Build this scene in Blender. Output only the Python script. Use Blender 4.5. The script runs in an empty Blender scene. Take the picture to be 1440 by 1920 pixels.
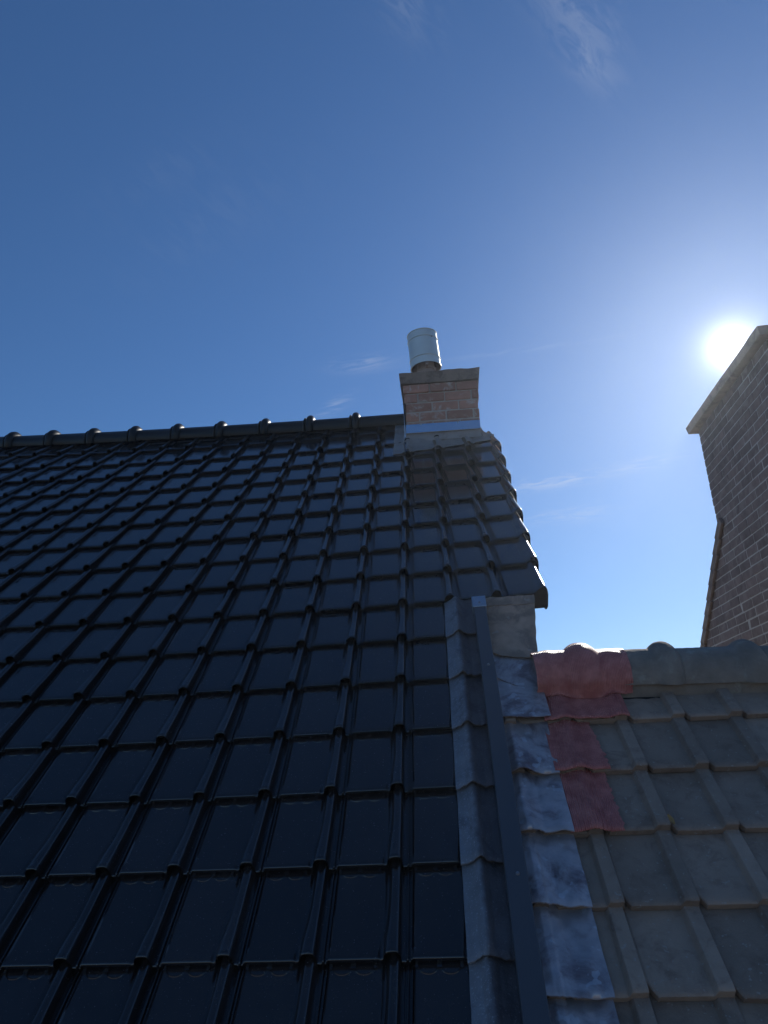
import bpy, math, random
import numpy as np
from mathutils import Matrix, Vector, noise

random.seed(7)
rad = math.radians
SC = bpy.context.scene
COL = SC.collection

# ------------------------------------------------------------------ camera
CAM = Vector((0.15338631, -1.89443368, 0.65992728))
RIGHT = Vector((0.99533631, 0.09040008, -0.03366696))
DOWN = Vector((-0.06212688, 0.33373164, -0.94061865))
FWD = Vector((-0.07379627, 0.93832351, 0.33779149))
cd = bpy.data.cameras.new('camera')
cam = bpy.data.objects.new('camera', cd); COL.objects.link(cam)
cam.matrix_world = Matrix(((RIGHT.x, -DOWN.x, -FWD.x, CAM.x), (RIGHT.y, -DOWN.y, -FWD.y, CAM.y),
                           (RIGHT.z, -DOWN.z, -FWD.z, CAM.z), (0, 0, 0, 1)))
cd.sensor_fit = 'VERTICAL'; cd.sensor_height = 36; cd.sensor_width = 27
cd.lens = 1330 / 1920 * 36
cd.clip_start = .05; cd.clip_end = 20000
SC.camera = cam

# ------------------------------------------------------------------ sky and sun
SUN_EL, SUN_AZ = rad(28.34), rad(25.34)            # azimuth from +Y towards +X
SUN = Vector((math.cos(SUN_EL) * math.sin(SUN_AZ), math.cos(SUN_EL) * math.cos(SUN_AZ), math.sin(SUN_EL)))
SKY_STRENGTH = 0.10
GLARE_HAZE = 0.0021                                      # density of the added glare volume, per metre
SC.view_settings.view_transform = 'Standard'
SC.view_settings.look = 'None'
SC.view_settings.exposure = 0.0
SC.view_settings.gamma = 1.0
SC.view_settings.use_curve_mapping = False
SC.cycles.max_bounces = 5; SC.cycles.diffuse_bounces = 3; SC.cycles.glossy_bounces = 3
SC.cycles.caustics_reflective = False; SC.cycles.caustics_refractive = False

world = bpy.data.worlds.new('World'); SC.world = world; world.use_nodes = True


class NT:
    """small helper to write node trees"""
    def __init__(s, tree):
        s.t = tree; s.n = tree.nodes; s.l = tree.links

    def node(s, typ, **kw):
        n = s.n.new(typ)
        for k, v in kw.items():
            setattr(n, k, v)
        return n

    def put(s, sock, v):
        if isinstance(v, bpy.types.NodeSocket):
            s.l.new(v, sock)
        elif v is not None:
            sock.default_value = v

    def math(s, op, a, b=None, c=None, clamp=False):
        n = s.node('ShaderNodeMath', operation=op, use_clamp=clamp)
        s.put(n.inputs[0], a); s.put(n.inputs[1], b)
        if c is not None: s.put(n.inputs[2], c)
        return n.outputs[0]

    def vmath(s, op, a, b=None, out=0):
        n = s.node('ShaderNodeVectorMath', operation=op)
        s.put(n.inputs[0], a); s.put(n.inputs[1], b)
        return n.outputs[out]

    def dot(s, a, b):
        return s.vmath('DOT_PRODUCT', a, b, 'Value')

    def mix(s, f, a, b, blend='MIX'):
        n = s.node('ShaderNodeMix', data_type='RGBA', blend_type=blend)
        s.put(n.inputs[0], f); s.put(n.inputs[6], a); s.put(n.inputs[7], b)
        return n.outputs[2]

    def noise(s, vec, scale, detail=4, rough=.55, out=0, dist=0.0):
        n = s.node('ShaderNodeTexNoise')
        s.put(n.inputs['Vector'], vec); n.inputs['Scale'].default_value = scale
        n.inputs['Detail'].default_value = detail; n.inputs['Roughness'].default_value = rough
        n.inputs['Distortion'].default_value = dist
        return n.outputs[out]

    def ramp(s, v, lo, hi, a=0., b=1.):
        n = s.node('ShaderNodeMapRange', interpolation_type='SMOOTHSTEP')
        s.put(n.inputs[0], v)
        for i, x in enumerate((lo, hi, a, b)): n.inputs[i + 1].default_value = x
        return n.outputs[0]

    def combine(s, x, y, z):
        n = s.node('ShaderNodeCombineXYZ')
        for i, v in enumerate((x, y, z)): s.put(n.inputs[i], v)
        return n.outputs[0]


def build_world():
    w = NT(world.node_tree)
    for n in list(w.n): w.n.remove(n)
    out = w.node('ShaderNodeOutputWorld'); bg = w.node('ShaderNodeBackground')
    sky = w.node('ShaderNodeTexSky', sky_type='NISHITA')
    sky.sun_disc = False
    sky.sun_elevation = SUN_EL; sky.sun_rotation = SUN_AZ
    sky.altitude = 50; sky.air_density = 1.0; sky.dust_density = 0.22; sky.ozone_density = 8.0
    D = w.vmath('NORMALIZE', w.node('ShaderNodeTexCoord').outputs['Generated'])
    hs = w.node('ShaderNodeHueSaturation'); hs.inputs['Saturation'].default_value = 1.04
    w.l.new(sky.outputs[0], hs.inputs['Color']); col = hs.outputs[0]
    # thin cirrus wisps, each at its own direction in the sky: (direction, long axis, half-lengths, density, noise field)
    wisps = [((.183, .584, .791), (.75, .55, -.35), .075, .030, .11, 0),
             ((.206, .623, .755), (.75, .50, -.45), .045, .020, .11, 0),
             ((.0, .576, .818), (.7, .6, -.4), .05, .03, .07, 0),
             ((-.262, .710, .653), (.5, .4, .77), .16, .05, .016, 0),
             ((-.312, .653, .690), (.5, .4, .77), .10, .03, .016, 0),
             ((-.089, .848, .522), (.95, .15, .12), .045, .012, .16, 1),
             ((-.134, .871, .472), (.8, .1, .5), .030, .009, .20, 1),
             ((.160, .919, .358), (.98, -.1, .06), .055, .0095, .36, 1),
             ((.178, .934, .312), (.98, -.1, .0), .065, .012, .18, 1),
             ((.12, .840, .520), (.97, .05, .10), .14, .004, .07, 1),
             ((.262, .893, .362), (.97, -.1, .12), .070, .010, .18, 1)]
    fields = []
    for ax, k1, k2 in (((.62, .60, -.45), 14., 46.), ((.97, -.05, .10), 16., 95.)):
        c = Vector((0, .8, .6)); ax = Vector(ax); ax = (ax - c * ax.dot(c)).normalized(); bx = c.cross(ax)
        fields.append(w.noise(w.combine(w.math('MULTIPLY', w.dot(D, tuple(ax)), k1), w.math('MULTIPLY', w.dot(D, tuple(bx)), k2), 1.7), 1.5, 5, .62, dist=.8))
    total = None
    for c, ax, la, lb, dens, fi in wisps:
        c = Vector(c).normalized(); ax = Vector(ax); ax = (ax - c * ax.dot(c)).normalized(); bx = c.cross(ax)
        x = w.math('DIVIDE', w.dot(D, tuple(ax)), la); y = w.math('DIVIDE', w.dot(D, tuple(bx)), lb)
        front = w.math('GREATER_THAN', w.dot(D, tuple(c)), .5)
        nz_ = fields[fi]
        y2 = w.math('MULTIPLY_ADD', w.math('SUBTRACT', nz_, .5), 1.8, y)
        r2 = w.math('ADD', w.math('MULTIPLY', x, x), w.math('MULTIPLY', y2, y2))
        m = w.math('MULTIPLY', w.math('EXPONENT', w.math('MULTIPLY', r2, -1.4)), w.ramp(nz_, .36, .68))
        m = w.math('MULTIPLY', w.math('MULTIPLY', m, front), dens)
        total = m if total is None else w.math('ADD', total, m)
    col = w.mix(w.math('MINIMUM', total, .8), col, (7.2, 7.6, 8.2, 1))
    # the sun itself and the forward-scatter aureole of the bright air round it
    ang = w.math('ARCCOSINE', w.math('MINIMUM', w.dot(D, tuple(SUN)), .999999))
    disc = w.ramp(ang, rad(.24), rad(.30), 1, 0)
    g1 = w.math('EXPONENT', w.math('DIVIDE', ang, -rad(0.75)))
    g2 = w.math('EXPONENT', w.math('DIVIDE', ang, -rad(5.5)))
    s = w.math('ADD', w.math('MULTIPLY', disc, 500.), w.math('ADD', w.math('MULTIPLY', g1, 40.), w.math('MULTIPLY', g2, .2)))
    col = w.mix(1.0, col, w.mix(1.0, (1, .985, .96, 1), w.combine(s, s, s), 'MULTIPLY'), 'ADD')
    w.l.new(col, bg.inputs[0]); bg.inputs[1].default_value = SKY_STRENGTH
    w.l.new(bg.outputs[0], out.inputs[0])


build_world()
sl = bpy.data.lights.new('sun', 'SUN'); sl.energy = 4.6; sl.angle = rad(.53); sl.color = (1, .95, .87)
so = bpy.data.objects.new('sun', sl); COL.objects.link(so)
so.rotation_euler = SUN.to_track_quat('Z', 'Y').to_euler(); so.location = SUN * 60


# ------------------------------------------------------------------ helpers
def tag(o, label=None, cat=None, group=None, kind=None):
    if label: o['label'] = label
    if cat: o['category'] = cat
    if group: o['group'] = group
    if kind: o['kind'] = kind
    return o


def empty(name, loc=(0, 0, 0), parent=None):
    o = bpy.data.objects.new(name, None); COL.objects.link(o)
    o.location = loc; o.empty_display_size = .1
    if parent: o.parent = parent; o.matrix_parent_inverse = Matrix.Translation(-Vector(parent.matrix_world.translation))
    return o


def mesh(name, verts, faces, mat=None, smooth=True, sharp=38):
    m = bpy.data.meshes.new(name)
    m.from_pydata([tuple(v) for v in verts], [], faces)
    if mat: m.materials.append(mat)
    if smooth:
        m.polygons.foreach_set('use_smooth', [True] * len(m.polygons))
        m.set_sharp_from_angle(angle=rad(sharp))
    m.validate(); m.update()
    return m


def link(name, me, parent=None, mat4=None):
    o = bpy.data.objects.new(name, me); COL.objects.link(o)
    if parent is not None:
        o.parent = parent
    if mat4 is not None:
        o.matrix_basis = mat4
    return o


def grid(nu, nv, f):
    """nu x nv points of f(s,t) with s,t in 0..1"""
    vs = [f(i / (nu - 1), j / (nv - 1)) for j in range(nv) for i in range(nu)]
    fs = [(j * nu + i, j * nu + i + 1, (j + 1) * nu + i + 1, (j + 1) * nu + i) for j in range(nv - 1) for i in range(nu - 1)]
    return vs, fs


def shell(nu, nv, top, under):
    """closed sheet between two height maps given as point functions"""
    a, fa = grid(nu, nv, top); b, fb = grid(nu, nv, under)
    n = len(a); vs = a + b
    fs = fa + [tuple(reversed([k + n for k in q])) for q in fb]
    for i in range(nu - 1):
        fs.append((i + 1, i, i + n, i + 1 + n))
        k = (nv - 1) * nu + i; fs.append((k, k + 1, k + 1 + n, k + n))
    for j in range(nv - 1):
        k = j * nu; fs.append((k, k + nu, k + nu + n, k + n))
        k = j * nu + nu - 1; fs.append((k + nu, k, k + n, k + nu + n))
    return vs, fs


def boxv(x0, x1, y0, y1, z0, z1):
    vs = [(x, y, z) for z in (z0, z1) for y in (y0, y1) for x in (x0, x1)]
    fs = [(0, 2, 3, 1), (4, 5, 7, 6), (0, 1, 5, 4), (2, 6, 7, 3), (0, 4, 6, 2), (1, 3, 7, 5)]
    return vs, fs


def bevbox(x0, x1, y0, y1, z0, z1, b):
    """box with chamfered edges (three face sets of an inset cube)"""
    vs = []
    idx = {}
    for sx in (0, 1):
        for sy in (0, 1):
            for sz in (0, 1):
                X, Y, Z = (x0, x1)[sx], (y0, y1)[sy], (z0, z1)[sz]
                ix, iy, iz = X + b * (1 - 2 * sx), Y + b * (1 - 2 * sy), Z + b * (1 - 2 * sz)
                for k, p in (('x', (X, iy, iz)), ('y', (ix, Y, iz)), ('z', (ix, iy, Z))):
                    idx[sx, sy, sz, k] = len(vs); vs.append(p)
    q = lambda s, k: idx[s[0], s[1], s[2], k]
    fs = []
    for s in (0, 1):
        f = [q((s, 0, 0), 'x'), q((s, 1, 0), 'x'), q((s, 1, 1), 'x'), q((s, 0, 1), 'x')]; fs.append(f if s else f[::-1])
        f = [q((0, s, 0), 'y'), q((1, s, 0), 'y'), q((1, s, 1), 'y'), q((0, s, 1), 'y')]; fs.append(f[::-1] if s else f)
        f = [q((0, 0, s), 'z'), q((1, 0, s), 'z'), q((1, 1, s), 'z'), q((0, 1, s), 'z')]; fs.append(f if s else f[::-1])
    for a in (0, 1):
        for b_ in (0, 1):
            f = [q((a, b_, 0), 'x'), q((a, b_, 0), 'y'), q((a, b_, 1), 'y'), q((a, b_, 1), 'x')]; fs.append(f)
            f = [q((a, 0, b_), 'x'), q((a, 0, b_), 'z'), q((a, 1, b_), 'z'), q((a, 1, b_), 'x')]; fs.append(f)
            f = [q((0, a, b_), 'y'), q((0, a, b_), 'z'), q((1, a, b_), 'z'), q((1, a, b_), 'y')]; fs.append(f)
            for c in (0, 1):
                fs.append([q((a, b_, c), 'x'), q((a, b_, c), 'y'), q((a, b_, c), 'z')])
    return vs, fs


def fixn(me):
    import bmesh
    bm = bmesh.new(); bm.from_mesh(me); bmesh.ops.recalc_face_normals(bm, faces=bm.faces); bm.to_mesh(me); bm.free()
    return me


def join(parts):
    V, F = [], []
    for v, f in parts:
        k = len(V); V += list(v); F += [tuple(i + k for i in q) for q in f]
    return V, F


def lathe(prof, n=40, a0=0., a1=2 * math.pi, axis='z'):
    """revolve (r, h) pairs; closed when the sweep is a full turn"""
    full = abs(a1 - a0 - 2 * math.pi) < 1e-6
    m = n if full else n + 1
    vs = []
    for r, h in prof:
        for i in range(m):
            t = a0 + (a1 - a0) * i / n
            vs.append((r * math.cos(t), r * math.sin(t), h) if axis == 'z' else (h, r * math.cos(t), r * math.sin(t)))
    fs = []
    for j in range(len(prof) - 1):
        for i in range(n):
            i2 = (i + 1) % m
            fs.append((j * m + i, j * m + i2, (j + 1) * m + i2, (j + 1) * m + i))
    return vs, fs


def pix(P):
    """picture position of a world point in 1440 x 1920, to tell what is in view"""
    d = Vector(P) - CAM
    z = d.dot(FWD)
    if z < .05: return (-9e9, -9e9)
    return (720 + 1330 * d.dot(RIGHT) / z, 960 + 1330 * d.dot(DOWN) / z)


def seen(P, m=40):
    x, y = pix(P)
    return -m < x < 1440 + m and -m < y < 1920 + m


def sstep(lo, hi, x):
    t = min(1, max(0, (x - lo) / (hi - lo))); return t * t * (3 - 2 * t)


def nz(x, y, z=0., s=1.):
    return noise.noise(Vector((x * s, y * s, z)))


# ------------------------------------------------------------------ materials
def material(name, base, rough=.5, metal=0., spec=.5, var=.25, vscale=6., rvar=.1, bump=.0, bscale=60., coat=0., second=None,
             second_amt=.5, second_scale=3., second_lo=.5, second_hi=.65, rand=.0, specks=None, sat=None):
    m = bpy.data.materials.new(name); m.use_nodes = True
    w = NT(m.node_tree); b = w.n['Principled BSDF']
    co = w.node('ShaderNodeTexCoord').outputs['Object']
    info = w.node('ShaderNodeObjectInfo').outputs['Random']
    off = w.vmath('ADD', co, w.combine(w.math('MULTIPLY', info, 37.), w.math('MULTIPLY', info, 91.), w.math('MULTIPLY', info, 13.)))
    n1 = w.noise(off, vscale, 6, .6)
    k = w.math('ADD', w.math('MULTIPLY', w.math('SUBTRACT', n1, .5), 2 * var), 1.)
    if rand: k = w.math('MULTIPLY', k, w.math('ADD', w.math('MULTIPLY', w.math('SUBTRACT', info, .5), 2 * rand), 1.))
    c = w.mix(1., (*base, 1), w.combine(k, k, k), 'MULTIPLY')
    if second:
        f = w.math('MULTIPLY', w.ramp(w.noise(off, second_scale, 7, .65, dist=.6), second_lo, second_hi), second_amt)
        c = w.mix(f, c, (*second, 1))
    if specks:
        f = w.math('MULTIPLY', w.ramp(w.noise(off, specks[1], 2, .5), specks[2], specks[2] + .05), specks[3])
        c = w.mix(f, c, (*specks[0], 1))
    w.l.new(c, b.inputs['Base Color'])
    r = w.math('ADD', w.math('MULTIPLY', w.math('SUBTRACT', w.noise(off, vscale * 2.3, 5, .6), .5), 2 * rvar), rough, clamp=True)
    w.l.new(r, b.inputs['Roughness'])
    b.inputs['Metallic'].default_value = metal
    b.inputs['Specular IOR Level'].default_value = spec
    if coat: b.inputs['Coat Weight'].default_value = coat; b.inputs['Coat Roughness'].default_value = .08
    if bump:
        bn = w.node('ShaderNodeBump'); bn.inputs['Strength'].default_value = bump; bn.inputs['Distance'].default_value = .004
        w.l.new(w.noise(off, bscale, 5, .65), bn.inputs['Height']); w.l.new(bn.outputs[0], b.inputs['Normal'])
    return m


GLAZE = material('black_glaze', (.018, .0155, .0155), .13, 0, .7, .3, 9, .06, .06, 26, rand=.3, specks=((.13, .13, .13), 190, .69, .5), second=(.030, .028, .027), second_amt=.5, second_scale=5)
RIDGEG = material('black_glaze_ridge', (.009, .0095, .0085), .36, 0, .32, .3, 8, .08, .08, 30)
UNDER = material('roof_felt', (.012, .012, .013), .9)
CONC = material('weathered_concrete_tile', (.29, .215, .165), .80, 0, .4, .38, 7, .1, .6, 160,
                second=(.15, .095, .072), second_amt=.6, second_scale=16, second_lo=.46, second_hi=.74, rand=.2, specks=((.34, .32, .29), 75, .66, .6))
RIDGEC = material('old_ridge_concrete', (.23, .19, .155), .88, 0, .3, .5, 11, .1, .9, 70, second=(.34, .33, .28), second_amt=.55, second_scale=14, second_lo=.52, second_hi=.7)
LEAD = material('lead', (.46, .41, .41), .42, .5, .5, .5, 14, .13, .35, 45, second=(.17, .12, .13), second_amt=.85, second_scale=7, second_lo=.46, second_hi=.66,
                specks=((.6, .62, .66), 26, .62, .45))
LEADB = material('brown_lead', (.40, .27, .19), .62, .2, .5, .5, 12, .12, .3, 40, second=(.20, .145, .11), second_amt=.8, second_scale=8, second_lo=.45, second_hi=.62,
                 specks=((.4, .37, .33), 20, .64, .35))
APRON = material('grey_lead_apron', (.30, .27, .25), .55, .35, .5, .3, 9, .1, .25, 40, second=(.19, .15, .135), second_amt=.6, second_scale=7)
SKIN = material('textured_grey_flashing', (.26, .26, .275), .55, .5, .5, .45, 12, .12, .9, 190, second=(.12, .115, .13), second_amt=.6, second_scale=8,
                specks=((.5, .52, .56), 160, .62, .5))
BAR = material('dark_slate_bar', (.075, .078, .088), .45, .2, .5, .12, 5, .06, .03, 60)
ALU = material('bright_aluminium', (.72, .76, .82), .20, 1., .5, .08, 6, .08, .06, 40)
ALUD = material('dull_aluminium', (.42, .45, .50), .42, .9, .5, .2, 20, .1, .3, 80)
STEEL = material('galvanised_steel', (.60, .62, .58), .48, .7, .5, .12, 7, .08, .05, 30)
STEELD = material('dark_sooted_pipe', (.26, .20, .17), .75, .2, .5, .4, 12, .1, .1, 40)
SCREW = material('screw_steel', (.30, .31, .33), .4, .9)
BRICK = material('red_brick', (.36, .185, .135), .9, 0, .3, .4, 14, .06, .6, 90, second=(.50, .44, .39), second_amt=.8, second_scale=10, second_lo=.50, second_hi=.66, rand=.22)
MORTAR = material('lime_mortar', (.42, .35, .30), .95, 0, .2, .3, 20, .03, .8, 120)
CAPC = material('sooty_chimney_capping', (.23, .175, .14), .9, 0, .3, .4, 12, .05, .7, 60, second=(.12, .09, .075), second_amt=.7, second_scale=8)
BRICKG = material('dark_gable_brick', (.22, .17, .15), .9, 0, .3, .45, 12, .05, .7, 80, rand=.16, second=(.33, .29, .26), second_amt=.5, second_scale=6)
MORTARG = material('pale_gable_mortar', (.50, .47, .43), .95, 0, .2, .25, 20, .03, .6, 100)
RENDER = material('painted_render', (.45, .43, .40), .9, 0, .3, .15, 3, .05, .3, 50)
LEAF = material('dry_leaf', (.35, .22, .09), .7, 0, .3, .3, 90)
SOIL = material('pale_bounce_ground', (.34, .31, .27), .95, 0, .2, .25, .6, .02, .3, 8)  # unseen ground, made pale to bounce warm light up to the roofs


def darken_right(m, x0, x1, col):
    # base colour of the sheets turns darker and browner past the crease
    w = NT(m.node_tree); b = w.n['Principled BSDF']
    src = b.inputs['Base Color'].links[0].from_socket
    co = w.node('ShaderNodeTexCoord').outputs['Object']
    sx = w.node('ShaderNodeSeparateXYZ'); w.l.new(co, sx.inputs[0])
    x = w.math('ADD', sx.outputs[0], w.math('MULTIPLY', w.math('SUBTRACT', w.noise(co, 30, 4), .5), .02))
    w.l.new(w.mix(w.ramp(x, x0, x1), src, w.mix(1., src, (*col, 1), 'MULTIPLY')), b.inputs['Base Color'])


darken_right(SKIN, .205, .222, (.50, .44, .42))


def pleat_material():
    m = bpy.data.materials.new('red_pleated_flashing'); m.use_nodes = True
    w = NT(m.node_tree); b = w.n['Principled BSDF']
    co = w.node('ShaderNodeTexCoord').outputs['Object']
    n1 = w.noise(co, 25, 5, .6)
    c = w.mix(w.ramp(n1, .35, .7), (.46, .135, .115, 1), (.62, .22, .185, 1))
    wv = w.node('ShaderNodeTexWave', wave_type='BANDS', bands_direction='X')
    wv.inputs['Scale'].default_value = 50; wv.inputs['Distortion'].default_value = 1.2; wv.inputs['Detail'].default_value = 2
    w.l.new(co, wv.inputs['Vector'])
    bn = w.node('ShaderNodeBump'); bn.inputs['Strength'].default_value = .9; bn.inputs['Distance'].default_value = .0035
    w.l.new(wv.outputs['Fac'], bn.inputs['Height']); w.l.new(bn.outputs[0], b.inputs['Normal'])
    w.l.new(c, b.inputs['Base Color']); b.inputs['Roughness'].default_value = .55
    b.inputs['Specular IOR Level'].default_value = .5
    return m


PLEAT = pleat_material()

# ------------------------------------------------------------------ roof frames
TH = rad(45); CT, ST = math.cos(TH), math.sin(TH)
A, G = .22, .277491                       # cover width and course height of the black tiles
ROT = Matrix(((1, 0, 0, 0), (0, CT, -ST, 0), (0, ST, CT, 0), (0, 0, 0, 1)))


def sag(u, v):
    """the old rafters dip a little in the middle of the roof"""
    i = min(3., max(-19., u / A))
    return G * (v / G / 16) * (-.2 + .0062 * (i + 6.5) ** 2)


def W(u, v, n=0.):
    return Vector((u, v * CT - n * ST, v * ST + n * CT))


def L(u, v, n=0.):
    return W(u, v + sag(u, v), n)


# ================================================================== THE BLACK-TILED HOUSE
house = empty('tiled_house', (0, 0, -5))
tag(house, 'house with steep glossy black tiled roof, brick chimney at its ridge end', 'house')


def hp(o):
    """children of an empty at (0,0,-5) keep world coordinates"""
    o.matrix_parent_inverse = Matrix.Translation((0, 0, 5)); return o


TILT = .021


def pan_profile(x, t, kind):
    """height of the black tile at x (0..1 of the cover width), t = 0 at the nose .. 1 at the next course"""
    z = 0.
    rib = sstep(.03, .13, t)
    if x < .125:
        pts = [(0, -.013), (.018, -.013), (.028, -.005), (.045, -.005), (.055, -.013), (.068, -.013), (.078, -.004), (.090, -.004), (.098, -.010), (.110, .0048), (.125, 0.)]
        for (x0, z0), (x1, z1) in zip(pts, pts[1:]):
            if x0 <= x <= x1:
                z = z0 + (z1 - z0) * (x - x0) / (x1 - x0); break
        if x > .092: z *= rib
    fl = (1 - sstep(.06, .55, t))
    if kind == 'plain':
        lw = .080 + .052 * fl; cx = .885; rw = .082; hgt = .0215 + .0055 * fl + .003 * (1 - sstep(0, .1, t))
        if cx - lw - .06 < x < cx - lw:
            d = (x - (cx - lw - .03)) / .03
            z -= .0040 * max(0, 1 - d * d)
        if cx - lw <= x <= cx + rw:
            q = (x - cx) / (lw if x < cx else rw)
            z = max(z, 0) + hgt * max(0, 1 - abs(q) ** 3.0) ** .55
            if x > cx: z -= .013 * q ** 6
        if x > cx + rw: z = -.013
    elif kind == 'verge':
        cx = .835; lw = .165 + .03 * fl; rw = .115; hgt = .026 + .006 * fl
        if cx - lw <= x <= cx:
            q = (cx - x) / lw; z = hgt * (1 - sstep(0, 1, q))
        elif x > cx:
            q = min(1, (x - cx) / rw); z = hgt - (hgt + .012) * (1 - math.sqrt(max(0, 1 - q * q)))
    return z


def tile_mesh(name, kind='plain', tmax=1.16, xmax=1.0, closed=False):
    xs = [0, .018, .028, .045, .055, .068, .078, .090, .098, .106, .112, .118, .125, .2, .35, .5, .62, .66, .69]
    if kind == 'plain':
        xs += [.705, .72, .735, .75, .765, .775, .785, .795, .805, .815, .83, .85, .87, .885, .90, .915, .93, .942, .952, .960, .967, .975, 1.0]
    elif kind == 'verge':
        xs += [.72, .75, .78, .81, .835, .86, .88, .90, .915, .93, .94, .947, .95]
    xs = [x for x in xs if x <= xmax]
    ts = [0, .006, .02, .05, .09, .13, .19, .26, .34, .43, .55, .7, .85, 1.0, tmax]
    ts = [t for t in ts if t <= tmax] if tmax < 1.0 else ts
    if ts[-1] < tmax: ts.append(tmax)
    nx, nt = len(xs), len(ts)

    def top(i, j):
        x, t = xs[i], ts[j]
        z = pan_profile(x, t, kind) - TILT * t
        z -= .0035 * (1 - min(1, t / .02)) ** 2
        return (x * A, t * G, z)

    def und(i, j):
        x, t = xs[i], ts[j]
        z = pan_profile(x, t, kind)
        roll = kind == 'plain' and x > .74
        th = .009 if roll else .014
        return (x * A, t * G + .001, z - th - TILT * t)
    a = [top(i, j) for j in range(nt) for i in range(nx)]; b = [und(i, j) for j in range(nt) for i in range(nx)]
    n = len(a); V = a + b; F = []
    for j in range(nt - 1):
        for i in range(nx - 1):
            q = (j * nx + i, j * nx + i + 1, (j + 1) * nx + i + 1, (j + 1) * nx + i)
            F.append(q); F.append(tuple(k + n for k in reversed(q)))
    for i in range(nx - 1):
        F.append((i + 1, i, i + n, i + 1 + n)); k = (nt - 1) * nx + i; F.append((k, k + 1, k + 1 + n, k + n))
    for j in range(nt - 1):
        k = j * nx; F.append((k, k + nx, k + nx + n, k + n)); k = j * nx + nx - 1; F.append((k + nx, k, k + n, k + nx + n))
    parts = [(V, F)]
    # moulded half-round drip marks and stop lugs just below the next course
    if tmax > .9:
        for c in (.27, .53):
            if c + .12 > xmax: continue
            pth = []
            for q in range(13):
                t_ = math.pi * q / 12
                pth.append(((c + .108 * math.cos(t_)) * A, (.962 - .062 * math.sin(t_)) * G))
            vv, ff = [], []
            for (px, py) in pth:
                zz = -TILT * py / G
                dx, dy = px - c * A, py - .962 * G
                l_ = math.hypot(dx, dy) or 1
                for o_, h in ((-.0022, -.0004), (0, .0016), (.0022, -.0004)):
                    vv.append((px + dx / l_ * o_, py + dy / l_ * o_, zz + h))
            for q in range(12):
                for r in (0, 1):
                    ff.append((q * 3 + r, q * 3 + r + 1, q * 3 + r + 4, q * 3 + r + 3))
            parts.append((vv, ff))
        for c, wd in ((.135, .018), (.40, .03), (.66, .018)):
            if c + .05 > xmax: continue
            zz = -TILT
            parts.append(boxv((c - wd) * A, (c + wd) * A, .957 * G, 1.06 * G, zz - .002, zz + .0055))
    if kind == 'verge':
        # skirt hanging down outside the gable
        x1 = .95 * A; x0 = x1 - .014
        vs, fs = [], []
        for t in ts:
            zt = pan_profile(.95, t, kind) - TILT * t - .002
            lo = -.098 - TILT * t
            c = .014
            for (xx, zz) in ((x1 + .0008, zt), (x1 + .0008, lo + c), (x1 - .005, lo), (x0, lo), (x0, zt - .016)):
                vs.append((xx, t * G, zz))
        for j in range(nt - 1):
            for r in range(5):
                r2 = (r + 1) % 5
                fs.append((j * 5 + r, j * 5 + r2, (j + 1) * 5 + r2, (j + 1) * 5 + r))
        fs += [tuple(range(5))[::-1], tuple((nt - 1) * 5 + r for r in range(5))]
        parts.append((vs, fs))
        if closed:      # the lowest verge tile has a closed end
            prof = [(.95 * A - .075, -.012), (.95 * A - .075, -.092), (.95 * A - .012, -.092), (.95 * A - .002, -.082), (.95 * A - .002, -.012), (.90 * A, .012), (.84 * A, .020), (.76 * A, .008), (.70 * A, -.004)]
            vs = [(x, y, z) for y in (.003, .016) for x, z in prof]; m_ = len(prof)
            fs = [tuple(range(m_)), tuple(range(m_, 2 * m_))] + [(i, (i + 1) % m_, (i + 1) % m_ + m_, i + m_) for i in range(m_)]
            parts.append((vs, fs))
    v, f = join(parts)
    return fixn(mesh(name, v, f, GLAZE, True, 35))


roof = hp(link('roof', None, house))
T_PLAIN = tile_mesh('roof_tile')
T_CUT = tile_mesh('roof_tile_cut', xmax=.75)
T_VERGE = tile_mesh('verge_tile', 'verge')
T_VERGE0 = tile_mesh('verge_tile', 'verge', closed=True)
top_cache = {}


def ridge_row(u):
    i = max(-22., u / A)
    return 16.78 + .0024 * i * i


def place_tile(me, name, c, r, parent):
    """tile whose right joint is column c, lower edge on course r"""
    u0 = (c - 1) * A
    P = L(u0 + .5 * A, r * G, 0)
    slope = (sag(u0 + A, r * G) - sag(u0, r * G)) / A
    P = L(u0, r * G, random.gauss(0, .0009))
    m = Matrix.Translation(P) @ ROT @ Matrix.Rotation(math.atan(slope) + random.gauss(0, .0022), 4, 'Z') @ Matrix.Rotation(random.gauss(0, .0022), 4, 'X')
    return link(name, me, parent, m)


far_tiles = []
ROWMIN = -3
for r in range(ROWMIN, 17):
    for c in range(-24, 4):
        if c == 3 and r < 7: continue
        if c == 2 and r < 7: continue
        if c == 3 and r >= 15: continue                # the stack takes the place of the verge here
        kind = 'verge' if c == 3 else 'plain'
        me = (T_VERGE0 if r == 7 else T_VERGE) if c == 3 else T_PLAIN
        if c == 1 and r < 7: me = T_CUT
        if r == 16:
            need = ridge_row((c - .5) * A) - 16 - sag((c - .5) * A, 16 * G) / G + .06
            key = (kind, round(need * 20) / 20)
            if key not in top_cache: top_cache[key] = tile_mesh('roof_tile', kind, tmax=key[1])
            me = top_cache[key]
        u = (c - .5) * A; v = (r + .5) * G
        vis = any(seen(L(u + du * A, v + dv * G), 12) for du in (-.5, 0, .5) for dv in (-.5, 0, .5))
        if vis:
            o = place_tile(me, 'verge_tile' if kind == 'verge' else 'roof_tile', c, r, roof)
            hp_inv = Matrix.Translation((0, 0, 0))
        elif c > -23:
            far_tiles.append((me, c, r))
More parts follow.
